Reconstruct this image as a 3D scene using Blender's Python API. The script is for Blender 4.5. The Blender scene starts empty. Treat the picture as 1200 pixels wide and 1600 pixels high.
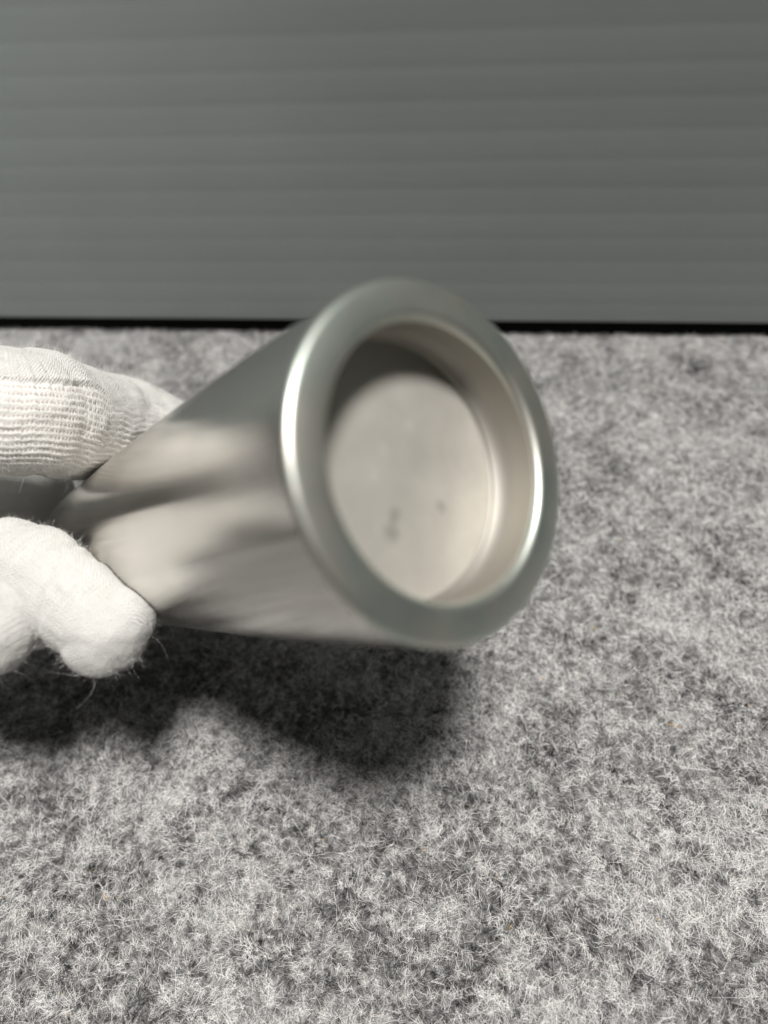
import bpy, bmesh, math
import numpy as np
from mathutils import Matrix, Vector

scene = bpy.context.scene
rng = np.random.default_rng(7)
U = 0.0011                      # one modelling unit = 1.1 mm

# ------------------------------------------------------------------ camera
PITCH, ROLL = math.radians(56.48), math.radians(-6.15)
HGT = 170.0                     # camera height over the carpet, units
CAM = np.array([0.0, 0.0, HGT * U])
r0 = np.array([1.0, 0, 0])
fw = np.array([0, math.cos(PITCH), -math.sin(PITCH)])
dn0 = -np.array([0, math.sin(PITCH), math.cos(PITCH)])
RT = math.cos(ROLL) * r0 - math.sin(ROLL) * dn0
DN = math.sin(ROLL) * r0 + math.cos(ROLL) * dn0
UPV = -DN
BASIS = np.stack([RT, UPV, fw])          # rows: right, up, forward

def to_world(p):
    """hand/vessel working frame (right, up, forward, in units) -> world metres"""
    return CAM + (np.asarray(p, float) * U) @ BASIS

cd = bpy.data.cameras.new('camera')
cd.sensor_fit = 'VERTICAL'; cd.sensor_height = 36.0; cd.lens = 27.0
cd.clip_start = 0.005; cd.clip_end = 20
cd.dof.use_dof = True; cd.dof.focus_distance = 0.164
cd.dof.aperture_fstop = 27.0 / 3.6
cam = bpy.data.objects.new('camera', cd)
scene.collection.objects.link(cam)
M = Matrix.Identity(4)
for i in range(3):
    M[i][0] = RT[i]; M[i][1] = UPV[i]; M[i][2] = -fw[i]; M[i][3] = CAM[i]
cam.matrix_world = M
scene.camera = cam

# ------------------------------------------------------------------ light
world = bpy.data.worlds.new('World'); scene.world = world
world.use_nodes = True
bg = world.node_tree.nodes['Background']
bg.inputs[0].default_value = (0.95, 1.0, 0.93, 1); bg.inputs[1].default_value = 0.055

def area(name, loc, target, size, power, col, shape='DISK', size_y=None):
    ld = bpy.data.lights.new(name, 'AREA'); ld.shape = shape; ld.size = size
    if size_y: ld.size_y = size_y
    ld.energy = power; ld.color = col
    o = bpy.data.objects.new(name, ld); scene.collection.objects.link(o)
    o.location = loc
    o.rotation_euler = (Vector(target) - Vector(loc)).to_track_quat('-Z', 'Y').to_euler()
    return o
area('ceiling_lamp', (0.14, 0.02, 1.25), (0, 0.1, 0), 0.23, 24.0, (1.0, 0.975, 0.935))
fill_light = area('panel_fill', (-0.34, -0.20, 0.42), (-0.22, 0.23, 0.20), 0.12, 0.17, (0.96, 1.0, 0.985))  # added fill, no real fixture; brightens the panel's upper left
fill_light.data.spread = math.radians(48)

vs = scene.view_settings
vs.view_transform = 'Standard'; vs.look = 'None'; vs.exposure = 0.0; vs.gamma = 1.0
scene.cycles.max_bounces = 8

# ------------------------------------------------------------------ helpers
def new_mat(name):
    m = bpy.data.materials.new(name); m.use_nodes = True
    return m, m.node_tree.nodes, m.node_tree.links, m.node_tree.nodes['Principled BSDF']

def mesh_obj(name, verts, faces, mat, parent=None, smooth=True):
    me = bpy.data.meshes.new(name)
    verts = np.asarray(verts, np.float32); faces = np.asarray(faces, np.int32)
    k = faces.shape[1]
    me.vertices.add(len(verts)); me.vertices.foreach_set('co', verts.ravel())
    me.loops.add(faces.size); me.loops.foreach_set('vertex_index', faces.ravel())
    me.polygons.add(len(faces))
    me.polygons.foreach_set('loop_start', np.arange(0, faces.size, k, dtype=np.int32))
    me.polygons.foreach_set('use_smooth', np.full(len(faces), smooth))
    me.update(calc_edges=True); me.validate()
    me.materials.append(mat)
    o = bpy.data.objects.new(name, me); scene.collection.objects.link(o)
    if parent: o.parent = parent
    return o

def vnoise(x, y, z=None, seed=0):
    """smooth value noise, vectorised, 0..1"""
    if z is None: z = np.zeros_like(x)
    def h(i, j, k):
        n = (i * 374761393 + j * 668265263 + k * 2147483647 + seed * 1274126177) & 0xffffffff
        n = ((n ^ (n >> 13)) * 1274126177) & 0xffffffff
        n = (n ^ (n >> 16)) & 0xffffffff
        return n / 4294967295.0
    ix, iy, iz = (np.floor(a).astype(np.int64) for a in (x, y, z))
    fx, fy, fz = x - ix, y - iy, z - iz
    fx, fy, fz = (a * a * (3 - 2 * a) for a in (fx, fy, fz))
    r = 0
    for a in (0, 1):
        for b in (0, 1):
            for c in (0, 1):
                w = (fx if a else 1 - fx) * (fy if b else 1 - fy) * (fz if c else 1 - fz)
                r = r + w * h(ix + a, iy + b, iz + c)
    return r

def empty(name, loc):
    o = bpy.data.objects.new(name, None); scene.collection.objects.link(o)
    o.location = loc; o.empty_display_size = 0.01
    bpy.context.view_layer.update()
    return o

def adopt(o, parent):
    o.parent = parent
    o.matrix_parent_inverse = Matrix.Translation(-Vector(parent.location))

def ribbons(name, roots, dirs, length, width, lift, mat, col=None, seg=3, bend=0.5, up=None):
    """thin curved fibres as one mesh; roots, dirs (n,3) unit, up = surface normal"""
    n = len(roots)
    if up is None: up = np.tile([0, 0, 1.0], (n, 1))
    side = np.cross(dirs, up); side /= np.linalg.norm(side, axis=1)[:, None] + 1e-9
    b1 = rng.normal(0, bend, n)[:, None]; b2 = rng.normal(0, bend, n)[:, None]
    tw = rng.normal(0, 0.6, n)[:, None]
    V = np.zeros((n, seg + 1, 2, 3))
    for k in range(seg + 1):
        t = k / seg
        c = roots + dirs * (length * t)[:, None] + side * (length[:, None] * (b1 * t * t + b2 * t ** 3 * 0.5)) \
            + up * (lift * math.sin(math.pi * min(1, t * 0.85)))[:, None]
        wd = width[:, None] * (1 - 0.55 * t)
        ax = side * np.cos(tw) + up * np.sin(tw)
        V[:, k, 0] = c - ax * wd * 0.5; V[:, k, 1] = c + ax * wd * 0.5
    base = (np.arange(n) * (seg + 1) * 2)[:, None]
    q = np.concatenate([np.stack([base + 2 * k, base + 2 * k + 1, base + 2 * k + 3, base + 2 * k + 2], -1)
                        for k in range(seg)], 1).reshape(-1, 4)
    o = mesh_obj(name, V.reshape(-1, 3), q, mat, smooth=False)
    if col is not None:
        at = o.data.color_attributes.new('tint', 'FLOAT_COLOR', 'POINT')
        c4 = np.ones((n, (seg + 1) * 2, 4)); c4[:, :, :3] = col[:, None, :]
        at.data.foreach_set('color', c4.ravel().astype(np.float32))
    return o

# ------------------------------------------------------------------ carpet
m_base, N, Lk, P = new_mat('felt_ground')
tc = N.new('ShaderNodeTexCoord')
def noise(scale, detail=4, dist=0.0, rough=0.6, vec=None):
    n = N.new('ShaderNodeTexNoise'); n.inputs['Scale'].default_value = scale
    n.inputs['Detail'].default_value = detail; n.inputs['Distortion'].default_value = dist
    n.inputs['Roughness'].default_value = rough
    Lk.new(vec if vec else tc.outputs['Object'], n.inputs['Vector']); return n
n1 = noise(750, 5, 1.0); n2 = noise(70, 3, 0.5)
mx = N.new('ShaderNodeMix'); mx.data_type = 'FLOAT'; mx.inputs[0].default_value = 0.4
Lk.new(n1.outputs['Fac'], mx.inputs[2]); Lk.new(n2.outputs['Fac'], mx.inputs[3])
cr = N.new('ShaderNodeValToRGB'); Lk.new(mx.outputs[0], cr.inputs[0])
cr.color_ramp.elements[0].position = 0.36; cr.color_ramp.elements[0].color = (0.018, 0.018, 0.019, 1)
cr.color_ramp.elements[1].position = 0.66; cr.color_ramp.elements[1].color = (0.42, 0.416, 0.41, 1)
Lk.new(cr.outputs[0], P.inputs['Base Color']); P.inputs['Roughness'].default_value = 1.0
P.inputs['Specular IOR Level'].default_value = 0.1
bp = N.new('ShaderNodeBump'); bp.inputs['Strength'].default_value = 0.8; bp.inputs['Distance'].default_value = 0.0006
Lk.new(n1.outputs['Fac'], bp.inputs['Height']); Lk.new(bp.outputs[0], P.inputs['Normal'])
gx, gy = np.meshgrid(np.linspace(-0.9, 0.9, 91), np.linspace(-0.9, 0.75, 84))
gi = np.arange(gx.size).reshape(gx.shape)
carpet = mesh_obj('carpet', np.c_[gx.ravel(), gy.ravel(), np.zeros(gx.size)],
                  np.stack([gi[:-1, :-1], gi[:-1, 1:], gi[1:, 1:], gi[1:, :-1]], -1).reshape(-1, 4), m_base)
carpet['kind'] = 'structure'
carpet['label'] = 'grey mottled felt carpet under the steel vessel'

m_fib, N, Lk, P = new_mat('felt_fibre')
at = N.new('ShaderNodeAttribute'); at.attribute_name = 'tint'
Lk.new(at.outputs['Color'], P.inputs['Base Color']); P.inputs['Roughness'].default_value = 0.75
P.inputs['Specular IOR Level'].default_value = 0.25

def felt_fibres():
    n = 440000
    y = rng.uniform(-0.04, 0.285, n * 2)
    dep = (y * math.cos(PITCH) + CAM[2] * math.sin(PITCH))
    keep = rng.uniform(0, 1, len(y)) < np.clip((0.17 / dep) ** 1.6, 0, 1)
    y = y[keep][:n]; dep = dep[keep][:n]; n = len(y)
    x = rng.uniform(-0.62, 0.62, n) * dep
    mm = 1000.0
    cl = 0.52 * vnoise(x * mm / 0.85, y * mm / 0.8, seed=3) + 0.26 * vnoise(x * mm / 2.0, y * mm / 1.7, seed=15) \
        + 0.10 * vnoise(x * mm / 6, y * mm / 4, seed=5) + 0.15 * vnoise(x * mm / 22, y * mm / 16, seed=9)
    g = (cl - 0.50) * 5.0 + rng.normal(0.0, 0.26, n)
    light = 1 / (1 + np.exp(-(g + 0.06) * 6.5))
    v = 0.010 + 0.92 * light ** 1.3
    col = np.stack([v, v * 0.992, v * 0.985], 1) * rng.uniform(0.86, 1.1, n)[:, None]
    warm = rng.uniform(0, 1, n) < 0.05 + 0.12 * (vnoise(x * mm / 4, y * mm / 4, seed=21) > 0.72)
    col[warm] *= [1.06, 0.96, 0.93]
    tan = rng.uniform(0, 1, n) < 0.00035
    col[tan] = [0.55, 0.34, 0.1]
    flow = vnoise(x * mm / 6, y * mm / 6, seed=31) * 5.5
    a = flow + rng.normal(0, 1.0, n)
    d = np.stack([np.cos(a), np.sin(a), rng.uniform(-0.02, 0.16, n)], 1)
    d /= np.linalg.norm(d, axis=1)[:, None]
    ln = np.clip(rng.lognormal(math.log(1.25), 0.5, n), 0.5, 6) / mm
    ln[tan] *= 0.6
    wisp = rng.uniform(0, 1, n) < 0.0006
    ln[wisp] = rng.uniform(0.005, 0.013, wisp.sum()); col[wisp] = 0.8
    wd = rng.uniform(0.035, 0.085, n) / mm; wd[tan] = 0.00022
    hump = vnoise(x * mm / 3.0, y * mm / 3.0, seed=77) * 0.0006
    z = 0.00015 + hump + rng.uniform(0, 0.0004, n) + 0.00018 * light
    roots = np.stack([x, y, z], 1)
    return ribbons('fibres', roots, d, ln, wd, rng.uniform(0, 0.0006, n), m_fib, col, seg=2, bend=0.25)
fib = felt_fibres(); fib.parent = carpet; fib['kind'] = 'stuff'

# ------------------------------------------------------------------ backdrop panel (twin-wall sheet with horizontal flutes)
m_bd, N, Lk, P = new_mat('grey_polypropylene')
tc = N.new('ShaderNodeTexCoord')
n1 = noise(900, 3); n2 = noise(14, 3)
cr = N.new('ShaderNodeValToRGB'); Lk.new(n2.outputs['Fac'], cr.inputs[0])
cr.color_ramp.elements[0].position = 0.3; cr.color_ramp.elements[0].color = (0.268, 0.291, 0.284, 1)
cr.color_ramp.elements[1].position = 0.7; cr.color_ramp.elements[1].color = (0.292, 0.313, 0.305, 1)
Lk.new(cr.outputs[0], P.inputs['Base Color']); P.inputs['Roughness'].default_value = 0.42
bp = N.new('ShaderNodeBump'); bp.inputs['Strength'].default_value = 0.08; bp.inputs['Distance'].default_value = 0.0002
Lk.new(n1.outputs['Fac'], bp.inputs['Height']); Lk.new(bp.outputs[0], P.inputs['Normal'])
m_strip, N, Lk, P = new_mat('gap_shade_black')  # near-black colour stands in for shade in the gap under the sheet
P.inputs['Base Color'].default_value = (0.006, 0.006, 0.006, 1); P.inputs['Roughness'].default_value = 0.95
P.inputs['Specular IOR Level'].default_value = 0.05

ZB = 0.0070                   # sheet starts just above the black strip that paints the gap's shade
D = (HGT * U - ZB + 0.0010) / 0.9168          # panel distance
SP = 0.04207 * D              # flute spacing
YAW = math.radians(-9.473)
panel = empty('backdrop_panel', (0, D, 0))
panel.rotation_euler = (0, 0, YAW)
zs = np.arange(ZB, 0.52, SP / 24)
z00 = CAM[2] - 0.45446 * D    # a valley between two flutes
ph = (zs - z00) / SP
prof = -0.00003 * (0.5 - 0.5 * np.cos(2 * np.pi * ph + 0.7 * np.sin(2 * np.pi * ph)))
prof += 0.00002 * np.sin(ph * 2.17 + 1.0)
xs = np.linspace(-0.65, 0.65, 40)
X, Z = np.meshgrid(xs, zs); Y = np.tile(prof[:, None], (1, 40)) + 0.0004 * np.sin(X * 21) * np.sin(Z * 9) + 0.000015 * (vnoise(X * 22, Z * 150, seed=8) - 0.5) + 0.0002 * (vnoise(X * 9, Z * 14, seed=18) - 0.5)
gi = np.arange(X.size).reshape(X.shape)
fq = np.stack([gi[:-1, :-1], gi[:-1, 1:], gi[1:, 1:], gi[1:, :-1]], -1).reshape(-1, 4)
nf = X.size
Vb = np.concatenate([np.c_[X.ravel(), Y.ravel(), Z.ravel()], np.c_[X.ravel(), Y.ravel() * 0 + 0.0045, Z.ravel()]])
rimidx = np.concatenate([gi[0, :], gi[1:, -1], gi[-1, -2::-1], gi[-2:0:-1, 0]])
fr = np.stack([rimidx, np.roll(rimidx, -1), np.roll(rimidx, -1) + nf, rimidx + nf], -1)[:, ::-1]
sheet = mesh_obj('fluted_sheet', Vb, np.concatenate([fq, fq[:, ::-1] + nf, fr]), m_bd, panel)
bm = bmesh.new(); bmesh.ops.create_cube(bm, size=1)
bmesh.ops.scale(bm, vec=(1.3, 0.003, ZB + 0.0008), verts=bm.verts)
bmesh.ops.translate(bm, vec=(0, 0.0028, (ZB + 0.0008) / 2 - 0.0002), verts=bm.verts)
bmesh.ops.bevel(bm, geom=bm.edges[:], offset=0.0003, affect='EDGES')
me = bpy.data.meshes.new('gap_shade_strip'); bm.to_mesh(me); bm.free(); me.materials.append(m_strip)
es = bpy.data.objects.new('gap_shade_strip', me); scene.collection.objects.link(es); es.parent = panel
panel['label'] = 'grey fluted plastic panel standing upright on the carpet as backdrop'
panel['category'] = 'panel'

# ------------------------------------------------------------------ steel vessel
C0 = np.array([7.7, 6.6, 95.0]); C1 = np.array([-65.0, -8.5, 182.0])
LEN = np.linalg.norm(C1 - C0); AX = (C1 - C0) / LEN
def body_r(s):
    return 15.5 + 7.7 * (1 - np.clip((s - 3) / 111.0, 0, 1) ** 1.4)
E1 = np.cross(AX, [0, 1.0, 0]); E1 /= np.linalg.norm(E1); E2 = np.cross(E1, AX)

def steel(name, col, rough, aniso, grain=True):
    global N, Lk, tc
    m, N, Lk, P = new_mat(name)
    P.inputs['Metallic'].default_value = 1.0
    P.inputs['Base Color'].default_value = (*col, 1)
    P.inputs['Roughness'].default_value = rough
    P.inputs['Anisotropic'].default_value = aniso; P.inputs['Anisotropic Rotation'].default_value = 0.25
    tc = N.new('ShaderNodeTexCoord')
    if aniso > 0:
        tg = N.new('ShaderNodeTangent'); tg.direction_type = 'RADIAL'; tg.axis = 'Z'
        Lk.new(tg.outputs[0], P.inputs['Tangent'])
    if grain:
        mp = N.new('ShaderNodeMapping'); mp.inputs['Scale'].default_value = (25, 25, 5200)
        Lk.new(tc.outputs['Object'], mp.inputs[0])
        n = noise(1.0, 3, vec=mp.outputs[0])
        b = N.new('ShaderNodeBump'); b.inputs['Strength'].default_value = 0.22; b.inputs['Distance'].default_value = 0.00004
        Lk.new(n.outputs['Fac'], b.inputs['Height']); Lk.new(b.outputs[0], P.inputs['Normal'])
        n2 = noise(90, 4)
        mr = N.new('ShaderNodeMapRange'); mr.inputs['To Min'].default_value = rough - 0.05; mr.inputs['To Max'].default_value = rough + 0.07
        Lk.new(n2.outputs['Fac'], mr.inputs[0]); Lk.new(mr.outputs[0], P.inputs['Roughness'])
    return m, P
m_body, _ = steel('brushed_steel', (0.70, 0.675, 0.635), 0.175, 0.74)
m_rim, _ = steel('satin_rim_steel', (0.52, 0.555, 0.52), 0.42, 0.0)
def turned(m, P, c1, c2, ring=9000, amt=0.12):
    global N, Lk, tc
    N, Lk = m.node_tree.nodes, m.node_tree.links
    tc = next(n for n in N if n.type == 'TEX_COORD')
    sp = N.new('ShaderNodeSeparateXYZ'); Lk.new(tc.outputs['Object'], sp.inputs[0])
    cb = N.new('ShaderNodeCombineXYZ'); Lk.new(sp.outputs[0], cb.inputs[0]); Lk.new(sp.outputs[1], cb.inputs[1])
    vl = N.new('ShaderNodeVectorMath'); vl.operation = 'LENGTH'; Lk.new(cb.outputs[0], vl.inputs[0])
    rn = N.new('ShaderNodeTexNoise'); rn.noise_dimensions = '1D'; rn.inputs['Scale'].default_value = ring; rn.inputs['Detail'].default_value = 3
    Lk.new(vl.outputs['Value'], rn.inputs['W'])
    b = N.new('ShaderNodeBump'); b.inputs['Strength'].default_value = amt; b.inputs['Distance'].default_value = 0.00006
    Lk.new(rn.outputs['Fac'], b.inputs['Height']); Lk.new(b.outputs[0], P.inputs['Normal'])
    n3 = noise(75, 4, 0.8); cr = N.new('ShaderNodeValToRGB'); Lk.new(n3.outputs['Fac'], cr.inputs[0])
    cr.color_ramp.elements[0].position = 0.36; cr.color_ramp.elements[0].color = (*c1, 1)
    cr.color_ramp.elements[1].position = 0.62; cr.color_ramp.elements[1].color = (*c2, 1)
    Lk.new(cr.outputs[0], P.inputs['Base Color'])
turned(m_rim, _, (0.53, 0.585, 0.54), (0.66, 0.64, 0.59))
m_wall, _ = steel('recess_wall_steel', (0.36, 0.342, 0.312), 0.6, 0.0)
m_floor, PF = steel('blasted_steel', (0.70, 0.675, 0.63), 0.62, 0.0, grain=False)
PF.inputs['Metallic'].default_value = 0.75
# stains and specks on the recess floor
geo = N.new('ShaderNodeTexCoord')
colr = None
prev = None
base = N.new('ShaderNodeRGB'); base.outputs[0].default_value = (0.70, 0.675, 0.63, 1)
ns = noise(130, 4); cr = N.new('ShaderNodeValToRGB'); Lk.new(ns.outputs['Fac'], cr.inputs[0])
cr.color_ramp.elements[0].position = 0.3; cr.color_ramp.elements[0].color = (0.53, 0.508, 0.465, 1)
cr.color_ramp.elements[1].position = 0.7; cr.color_ramp.elements[1].color = (0.61, 0.585, 0.54, 1)
prev = cr.outputs[0]
STAINS = []   # filled below, in vessel coordinates (metres)

vessel = empty('steel_vessel', (0, 0, 0))
Mw = Matrix.Identity(4)
wa, w1, w2 = AX @ BASIS, E1 @ BASIS, E2 @ BASIS
o0 = to_world(C0)
for i in range(3):
    Mw[i][0] = w1[i]; Mw[i][1] = w2[i]; Mw[i][2] = wa[i]; Mw[i][3] = o0[i]
vessel.matrix_world = Mw
vessel['label'] = 'tapered brushed stainless steel vessel with round recessed end, pinched in a white glove'
vessel['category'] = 'vessel'

def lathe(name, prof, mat, n=160):
    """profile of (s, r) pairs, vessel frame, z along the axis"""
    prof = np.array(prof, float) * U
    t = np.linspace(0, 2 * np.pi, n, endpoint=False)
    k = len(prof)
    V = np.stack([prof[:, 1][:, None] * np.cos(t), prof[:, 1][:, None] * np.sin(t), np.tile(prof[:, 0][:, None], (1, n))], -1)
    i = np.arange(k * n).reshape(k, n); j = np.roll(i, -1, 1)
    q = np.stack([i[:-1], j[:-1], j[1:], i[1:]], -1).reshape(-1, 4)
    return mesh_obj(name, V.reshape(-1, 3), q, mat, vessel)

def arc(cs, cr_, rad, a0, a1, n=10):
    return [(cs + rad * math.sin(a), cr_ + rad * math.cos(a)) for a in np.linspace(math.radians(a0), math.radians(a1), n)]
R0 = float(body_r(1.9))
# gently domed face, then a tight roll-over into the body
T0 = math.radians(10); RR = 1.15
rf = R0 - RR * (1 - math.sin(T0)); sf = (rf - 18.95) * math.tan(T0) / 2
outer_round = [(sf + RR * (math.cos(T0) - math.cos(a)), R0 - RR + RR * math.sin(a)) for a in np.linspace(math.pi / 2, T0, 12)]
SB = outer_round[0][0]
outer_round += [((r_ - 18.95) ** 2 * math.tan(T0) / (2 * (rf - 18.95)), r_) for r_ in np.linspace(rf, 19.05, 8)[1:]]
inner_round = arc(1.2, 17.75 + 1.2, 1.2, -90, -180, 10)            # face -> recess wall
rim_prof = outer_round + inner_round
lathe('rim', rim_prof, m_rim)
sb = np.concatenate([np.linspace(SB, LEN - 1.6, 60)])
body_prof = [(s, float(body_r(s))) for s in sb]
re_ = body_prof[-1][1]
end_round = arc(LEN - 1.6, re_ - 1.6, 1.6, 0, 90, 8)
lathe('body', body_prof, m_body)
lathe('end_cap', end_round + [(LEN, re_ * 0.6), (LEN, re_ * 0.3), (LEN, 0.01)], m_body)
FS = 9.2
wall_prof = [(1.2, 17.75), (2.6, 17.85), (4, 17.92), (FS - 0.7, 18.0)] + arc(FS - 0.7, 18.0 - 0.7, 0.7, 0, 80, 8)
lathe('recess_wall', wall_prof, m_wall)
fl = arc(FS - 0.7, 18.0 - 0.7, 0.7, 80, 90, 2) + [(FS + 0.02, 12), (FS + 0.05, 8), (FS + 0.06, 4), (FS + 0.06, 0.01)]
floor_o = lathe('recess_floor', fl, m_floor)

def floor_hit(px, py):
    d = np.array([(px - 600) / 1200, (800 - py) / 1200, 1.0])
    t = ((C0 + AX * FS) @ AX) / (d @ AX)
    q = d * t - C0
    return (q @ E1) * U, (q @ E2) * U
for (px, py, rad, dark) in ((612, 832, 1.3, 1), (617, 805, 1.0, 1), (690, 792, 0.9, 1), (640, 665, 0.9, 0), (600, 700, 0.9, 0), (585, 745, 0.7, 0), (655, 720, 2.2, 1)):
    fx, fy = floor_hit(px, py)
    vm = N.new('ShaderNodeVectorMath'); vm.operation = 'DISTANCE'
    dn = N.new('ShaderNodeTexNoise'); dn.inputs['Scale'].default_value = 900
    Lk.new(tc.outputs['Object'], dn.inputs['Vector'])
    off = N.new('ShaderNodeVectorMath'); off.operation = 'MULTIPLY_ADD'
    Lk.new(dn.outputs['Color'], off.inputs[0]); off.inputs[1].default_value = (0.0016,) * 3
    off.inputs[2].default_value = (-0.0008,) * 3
    ad = N.new('ShaderNodeVectorMath'); ad.operation = 'ADD'
    Lk.new(tc.outputs['Object'], ad.inputs[0]); Lk.new(off.outputs[0], ad.inputs[1])
    Lk.new(ad.outputs[0], vm.inputs[0]); vm.inputs[1].default_value = (fx, fy, FS * U)
    mr = N.new('ShaderNodeMapRange'); mr.inputs['From Min'].default_value = rad * U * 1.5; mr.inputs['From Max'].default_value = rad * U * 0.2
    mr.inputs['To Min'].default_value = 0.0; mr.inputs['To Max'].default_value = (0.10 if rad > 2 else 0.5) if dark else 0.16
    Lk.new(vm.outputs['Value'], mr.inputs[0])
    mixn = N.new('ShaderNodeMix'); mixn.data_type = 'RGBA'
    Lk.new(mr.outputs[0], mixn.inputs[0]); Lk.new(prev, mixn.inputs[6])
    mixn.inputs[7].default_value = (0.22, 0.21, 0.195, 1) if dark else (0.9, 0.9, 0.86, 1)
    prev = mixn.outputs[2]
Lk.new(prev, PF.inputs['Base Color'])

# ------------------------------------------------------------------ gloved hand
def P3(px, py, z):
    return np.array([(px - 600) / 1200 * z, (800 - py) / 1200 * z, z])
# centre lines in units: (point, radius)
thumb = [(P3(-600, 1060, 160), 14.0), (P3(-450, 1000, 157), 12.6), (P3(-300, 930, 152), 11.0), (P3(-150, 890, 146), 9.6), (P3(-40, 884, 140), 8.8),
         (P3(35, 886, 136), 8.2), (P3(80, 912, 134), 7.9), (P3(125, 949, 132), 7.8), (P3(165, 982, 131), 7.5)]
index = [(P3(-620, 920, 156), 13.5), (P3(-500, 780, 148), 13.0), (P3(-330, 660, 142), 12.6), (P3(-150, 632, 140), 12.4), (P3(0, 642, 144), 12.3), (P3(60, 645, 150), 12.3),
         (P3(120, 662, 164), 12.4), (P3(190, 668, 180), 12.0), (P3(270, 700, 190), 11.3), (P3(330, 745, 193), 10.5)]
middle = [(P3(-620, 950, 166), 13.0), (P3(-480, 840, 168), 11.8), (P3(-330, 780, 174), 11.0), (P3(-150, 765, 181), 10.4), (P3(-10, 772, 187), 9.6), (P3(60, 775, 191), 8.8)]
ring_f = [(P3(-620, 990, 168), 12.5), (P3(-480, 890, 172), 10.8), (P3(-330, 830, 178), 10.0), (P3(-200, 805, 185), 9.4), (P3(-120, 800, 188), 8.8)]
little = [(P3(-640, 1040, 166), 11.5), (P3(-520, 950, 170), 9.5), (P3(-400, 880, 176), 8.8), (P3(-320, 850, 181), 8.0)]
palm = [(P3(-620, 960, 158), 18.0), (P3(-680, 1010, 160), 18.5), (P3(-620, 1050, 160), 16.5), (P3(-740, 1100, 156), 18.0), (P3(-820, 1190, 150), 17.0),
        (P3(-900, 1290, 145), 17.5), (P3(-980, 1400, 139), 18.5)]
lobe = [(P3(-150, 945, 141), 9.6), (P3(-70, 970, 133), 9.4), (P3(-22, 980, 129.5), 8.7)]
lobe2 = [(P3(-80, 905, 141), 9.0), (P3(-10, 935, 135.5), 9.2), (P3(28, 946, 134.5), 8.5)]
tipc = [(P3(196, 960, 131), 5.2), (P3(152, 1004, 129.5), 5.8)]
tipd = [(P3(138, 920, 131.5), 5.2), (P3(200, 970, 131.5), 4.9)]

def chain_pts(ch, step=0.9):
    out = []
    pts = np.array([c[0] for c in ch]); rr = np.array([c[1] for c in ch])
    # catmull-rom resample
    ext = np.vstack([2 * pts[0] - pts[1], pts, 2 * pts[-1] - pts[-2]])
    er = np.r_[rr[0], rr, rr[-1]]
    for i in range(len(pts) - 1):
        p0, p1, p2, p3 = ext[i:i + 4]
        n = max(2, int(np.linalg.norm(p2 - p1) / step))
        for t in np.linspace(0, 1, n, endpoint=False):
            c = 0.5 * ((2 * p1) + (-p0 + p2) * t + (2 * p0 - 5 * p1 + 4 * p2 - p3) * t * t + (-p0 + 3 * p1 - 3 * p2 + p3) * t ** 3)
            out.append((c, er[i + 1] + (er[i + 2] - er[i + 1]) * t))
    out.append((pts[-1], rr[-1]))
    return out

bm = bmesh.new(); bmesh.ops.create_icosphere(bm, subdivisions=3, radius=1.0)
bm.verts.ensure_lookup_table()
SV = np.array([v.co[:] for v in bm.verts]); SF = np.array([[v.index for v in f.verts] for f in bm.faces]); bm.free()
AV, AF, off = [], [], 0
LINES = {}
for nm, ch in (('thumb', thumb), ('index', index), ('middle', middle), ('ring', ring_f), ('little', little), ('palm', palm),
               ('lobe', lobe), ('lobe2', lobe2), ('tipc', tipc), ('tipd', tipd)):
    cp = chain_pts(ch)
    LINES[nm] = (np.array([c[0] for c in cp]), np.array([c[1] for c in cp]))
    for c, r in cp:
        AV.append(SV * r + c); AF.append(SF + off); off += len(SV)
m_glove, N, Lk, PG = new_mat('white_cotton_knit')
tmp = mesh_obj('glove_tmp', np.concatenate(AV), np.concatenate(AF), m_glove)
md = tmp.modifiers.new('r', 'REMESH'); md.mode = 'VOXEL'; md.voxel_size = 0.33
sm = tmp.modifiers.new('s', 'SMOOTH'); sm.factor = 0.5; sm.iterations = 9
dg = bpy.context.evaluated_depsgraph_get(); ev = tmp.evaluated_get(dg); me = ev.to_mesh()
nv = len(me.vertices); gv = np.zeros(nv * 3, np.float32); me.vertices.foreach_get('co', gv); gv = gv.reshape(-1, 3).astype(float)
gn = np.zeros(nv * 3, np.float32); me.vertices.foreach_get('normal', gn); gn = gn.reshape(-1, 3).astype(float)
nl = len(me.loops); lv = np.zeros(nl, np.int32); me.loops.foreach_get('vertex_index', lv)
gf = lv.reshape(-1, 4)
ev.to_mesh_clear()
old = tmp.data; bpy.data.objects.remove(tmp); bpy.data.meshes.remove(old)

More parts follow.
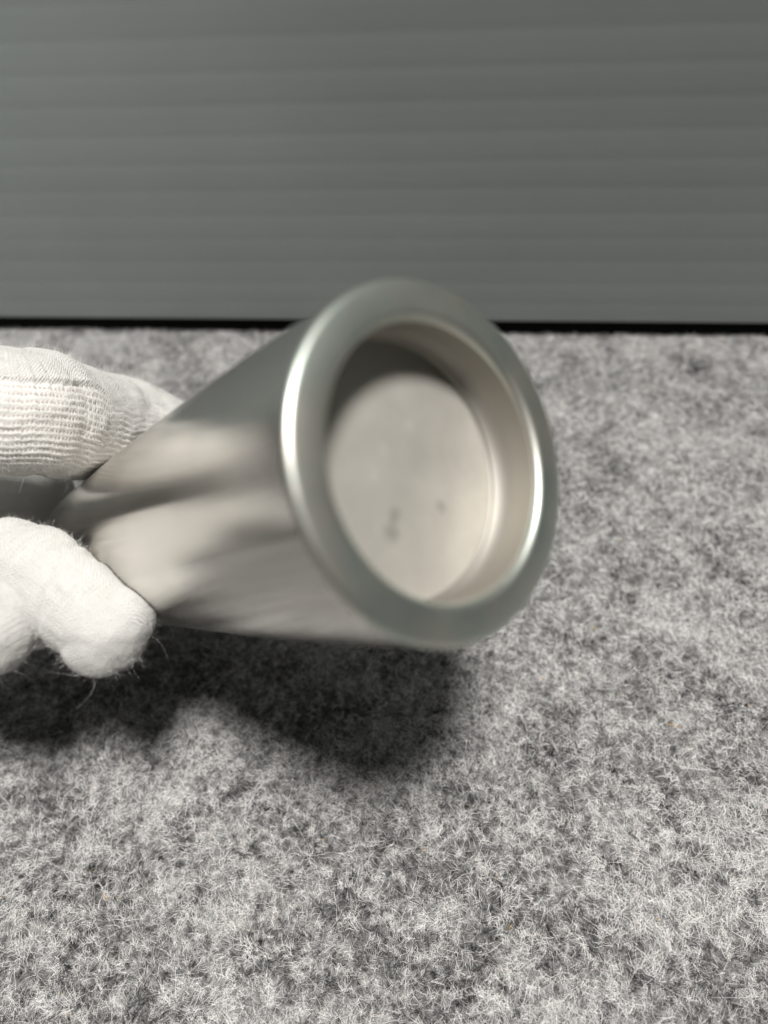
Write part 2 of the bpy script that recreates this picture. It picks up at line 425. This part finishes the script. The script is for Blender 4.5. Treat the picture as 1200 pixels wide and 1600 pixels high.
# knit coordinates: arc length along the nearest finger line and distance round it
def nearest(line, rad, v):
    best = np.full(len(v), 1e9); idx = np.zeros(len(v), int)
    for k in range(len(line)):
        d = np.linalg.norm(v - line[k], axis=1) - rad[k]
        m = d < best; best[m] = d[m]; idx[m] = k
    return best, idx
U3 = np.zeros((nv, 3)); bestd = np.full(nv, 1e9); which = np.zeros(nv, int); PHI = np.zeros(nv)
for wi, nm in enumerate(('thumb', 'index', 'middle', 'ring', 'little', 'palm', 'lobe', 'lobe2')):
    ln_, rd = LINES[nm]
    d, k = nearest(ln_, rd, gv)
    tan = np.gradient(ln_, axis=0); tan /= np.linalg.norm(tan, axis=1)[:, None]
    arcl = np.r_[0, np.cumsum(np.linalg.norm(np.diff(ln_, axis=0), axis=1))]
    T = tan[k]; R_ = gv - ln_[k]
    upv = np.array([0, 1.0, 0]) - T * T[:, 1:2]; upv /= np.linalg.norm(upv, axis=1)[:, None]
    tow = np.cross(T, upv); tow *= np.sign(-(tow[:, 2:3]) + 1e-9)
    a = np.arctan2((R_ * tow).sum(1), (R_ * upv).sum(1))
    uu = arcl[k] + (R_ * T).sum(1)
    m = d < bestd
    bestd[m] = d[m]; which[m] = wi
    if wi == 0: thc = (uu, a * np.linalg.norm(R_, axis=1), a)
    if wi >= 6: uu, vth, a = thc
    else: vth = a * rd[k]
    U3[m, 0] = uu[m]; U3[m, 1] = vth[m]; PHI[m] = a[m]
isidx = which == 1
# seam and ribbed gusset on the index finger
wob = 0.10 * np.sin(U3[:, 0] * 0.16 + 0.6) + 0.05 * np.sin(U3[:, 0] * 0.45)
seam = 1.25 + wob
rel = PHI - seam
rib = isidx & (rel > 0) & (PHI < 2.75)
ribw = np.where(isidx, np.clip(rel / 0.08, 0, 1) * np.clip((2.75 - PHI) / 0.3, 0, 1), 0.0)
wav = 0.9 * (vnoise(U3[:, 0] / 9, U3[:, 1] / 7, seed=44) - 0.5) + 0.20 * np.sin(U3[:, 0] * 0.55 + 0.7 * np.sin(U3[:, 1] * 0.3)) + 0.10 * np.sin(U3[:, 0] * 1.6 + 2) + 0.5 * (vnoise(U3[:, 0] / 4, U3[:, 1] / 5, seed=4) - 0.5)
RIBP = 1.30
vv = U3[:, 1] + wav
disp = (0.07 + 0.12 * vnoise(U3[:, 0] / 5, U3[:, 1] / 4, seed=45)) * ribw * np.cos(2 * np.pi * vv / RIBP)
# overlapping edge along the seam
edge = np.where(isidx, np.exp(-((rel + 0.05) / 0.055) ** 2), 0)
valley = np.where(isidx, np.exp(-((rel - 0.045) / 0.035) ** 2), 0)
along = 0.6 + 0.4 * vnoise(U3[:, 0] / 5, U3[:, 0] * 0, seed=12)
fade = np.clip((62 + 0 * PHI - 0) / 62, 0, 1)
il = LINES['index'][0]; ia = np.r_[0, np.cumsum(np.linalg.norm(np.diff(il, axis=0), axis=1))]
ui = ia[np.argmin(np.linalg.norm(il - P3(60, 645, 150), axis=1))]
along = along * np.clip(1 - (U3[:, 0] - ui - 1) / 9, 0, 1)
disp += (0.55 * edge - 0.35 * valley) * along
# soft wrinkles of loose cloth
w1_ = vnoise(gv[:, 0] / 6.0, gv[:, 1] / 5.0, gv[:, 2] / 6.0, seed=2) - 0.5
w2_ = vnoise(gv[:, 0] / 2.2, gv[:, 1] / 2.0, gv[:, 2] / 2.2, seed=6) - 0.5
disp += 0.9 * w1_ + 0.28 * w2_
isth = (which == 0) | (which >= 6)
disp += np.where(isth, 0.14 * (np.abs(np.sin(gv[:, 0] * 0.30 + gv[:, 1] * 0.16 + 2.5 * w1_)) - 0.5), 0)
def crease(u0, wd, amt, sel, slant=0.0, seed=50):
    x_ = U3[:, 0] - u0 - slant * U3[:, 1] + 1.6 * (vnoise(U3[:, 1] / 4, U3[:, 0] * 0 + 0.5, seed=seed) - 0.5)
    return np.where(sel, amt * (0.8 * np.exp(-((x_ - 1.9 * wd) / (1.3 * wd)) ** 2) - np.exp(-(x_ / wd) ** 2)), 0)
tl = LINES['thumb'][0]; ta = np.r_[0, np.cumsum(np.linalg.norm(np.diff(tl, axis=0), axis=1))]
ut = ta[np.argmin(np.linalg.norm(tl - P3(45, 888, 135.7), axis=1))]
il = LINES['index'][0]; ia = np.r_[0, np.cumsum(np.linalg.norm(np.diff(il, axis=0), axis=1))]
ui = ia[np.argmin(np.linalg.norm(il - P3(60, 645, 150), axis=1))]
disp += crease(ut - 1.0, 1.2, 0.32, isth, -0.25, 51) + crease(ut - 6.5, 1.0, 0.3, isth, 0.2, 52) + crease(ut + 6.0, 0.8, 0.22, isth, 0.35, 55)
disp += crease(ui - 3.0, 1.4, 0.22, isidx, 0.12, 53)
gv = gv + gn * disp[:, None]
# cloth pressed against the steel: nothing sinks into the vessel
for _ in range(2):
    s_ = np.clip((gv - C0) @ AX, 0, LEN)
    rv = gv - C0 - s_[:, None] * AX
    rd_ = np.linalg.norm(rv, axis=1); rt_ = body_r(s_) + 0.12
    m = (rd_ < rt_) & (((gv - C0) @ AX) < LEN + 0.1)
    gv[m] += rv[m] / rd_[m][:, None] * (rt_ - rd_)[m][:, None]

hand_base = to_world(P3(-980, 1400, 139))
hand = empty('gloved_hand', hand_base)
hand['label'] = 'hand in a fuzzy white cotton knit glove pinching the steel vessel between thumb and finger'
hand['category'] = 'hand'
gw = CAM + (gv * U) @ BASIS
glove = mesh_obj('glove', gw, gf, m_glove); adopt(glove, hand)
ka = glove.data.attributes.new('knit', 'FLOAT_VECTOR', 'POINT')
kk = np.stack([U3[:, 0], np.where(isidx, vv, U3[:, 1]), ribw], 1)
ka.data.foreach_set('vector', kk.ravel().astype(np.float32))

# glove material
kn = N.new('ShaderNodeAttribute'); kn.attribute_name = 'knit'
sx = N.new('ShaderNodeSeparateXYZ'); Lk.new(kn.outputs['Vector'], sx.inputs[0])
def mth(op, a, b=None, c=None):
    n = N.new('ShaderNodeMath'); n.operation = op
    for i, v in enumerate((a, b, c)):
        if v is None: continue
        if isinstance(v, (int, float)): n.inputs[i].default_value = v
        else: Lk.new(v, n.inputs[i])
    return n.outputs[0]
u_, v_, rb = sx.outputs[0], sx.outputs[1], sx.outputs[2]
tc = N.new('ShaderNodeTexCoord')
nz = noise(1400, 3); nzf = nz.outputs['Fac']
nb = noise(260, 2).outputs['Fac']
# plain knit: small V stitches
uj = mth('ADD', u_, mth('MULTIPLY', nb, 0.5)); vj = mth('ADD', v_, mth('MULTIPLY', nb, 0.35))
wale = mth('SINE', mth('MULTIPLY', uj, 2 * math.pi / 0.62))
zig = mth('PINGPONG', uj, 0.31)
crs = mth('SINE', mth('ADD', mth('MULTIPLY', vj, 2 * math.pi / 0.72), mth('MULTIPLY', zig, 7.0)))
plain = mth('ADD', mth('MULTIPLY', mth('MULTIPLY', wale, crs), 0.75), mth('MULTIPLY', crs, 0.16))
# ribbed gusset: holes between the rows
row = mth('COSINE', mth('MULTIPLY', v_, 2 * math.pi / RIBP))
trough = mth('POWER', mth('MULTIPLY_ADD', row, -0.5, 0.5), 2.2)
hole = mth('MULTIPLY_ADD', mth('SINE', mth('MULTIPLY', uj, 2 * math.pi / 0.75)), 0.4, 0.6)
patch = mth('MULTIPLY_ADD', noise(130, 2).outputs['Fac'], 1.7, -0.15)
gap = mth('MULTIPLY', mth('MULTIPLY', mth('MULTIPLY', trough, hole), patch), rb)
cm = N.new('ShaderNodeMix'); cm.data_type = 'RGBA'
Lk.new(mth('MULTIPLY', gap, 0.75), cm.inputs[0])
cm.inputs[6].default_value = (0.67, 0.66, 0.635, 1); cm.inputs[7].default_value = (0.40, 0.31, 0.29, 1)
pm = N.new('ShaderNodeMix'); pm.data_type = 'RGBA'
Lk.new(mth('MULTIPLY', mth('MULTIPLY', mth('LESS_THAN', plain, -0.38), mth('SUBTRACT', 1.0, rb)), 0.35), pm.inputs[0])
Lk.new(cm.outputs[2], pm.inputs[6]); pm.inputs[7].default_value = (0.45, 0.42, 0.41, 1)
Lk.new(pm.outputs[2], PG.inputs['Base Color'])
PG.inputs['Roughness'].default_value = 0.95; PG.inputs['Specular IOR Level'].default_value = 0.15
PG.inputs['Sheen Weight'].default_value = 0.25
hgt = mth('ADD', mth('MULTIPLY', plain, mth('SUBTRACT', 1.0, rb)), mth('ADD', mth('MULTIPLY', nzf, 1.2), mth('MULTIPLY', gap, -1.5)))
bp = N.new('ShaderNodeBump'); bp.inputs['Strength'].default_value = 0.7; bp.inputs['Distance'].default_value = 0.00025
Lk.new(hgt, bp.inputs['Height']); Lk.new(bp.outputs[0], PG.inputs['Normal'])

# fuzz
m_fz, N, Lk, PZ = new_mat('cotton_fuzz')
PZ.inputs['Base Color'].default_value = (0.72, 0.71, 0.69, 1); PZ.inputs['Roughness'].default_value = 0.9
vis = np.where((gv[:, 0] > -105))[0]
s_ = (gv[vis] - C0) @ AX
rr_ = np.linalg.norm(gv[vis] - C0 - np.clip(s_, 0, LEN)[:, None] * AX, axis=1) - body_r(np.clip(s_, 0, LEN))
vis = vis[rr_ > 0.6]
pick = rng.choice(vis, 36000)
nrm = gn[pick] + rng.normal(0, 0.75, (len(pick), 3)); nrm /= np.linalg.norm(nrm, axis=1)[:, None]
nrm = np.where(((nrm * gn[pick]).sum(1) < 0.05)[:, None], gn[pick], nrm)
Lf = np.clip(rng.lognormal(math.log(0.6), 0.65, len(pick)), 0.2, 5.0)
roots = CAM + ((gv[pick] - gn[pick] * 0.05) * U) @ BASIS
upn = np.cross(nrm, rng.normal(0, 1, nrm.shape)); upn /= np.linalg.norm(upn, axis=1)[:, None]
fz = ribbons('fuzz', roots, nrm @ BASIS, Lf * U, rng.uniform(0.022, 0.042, len(pick)) * U, Lf * U * 0.15, m_fz, seg=4, bend=0.9, up=upn @ BASIS)
adopt(fz, hand); fz['kind'] = 'stuff'
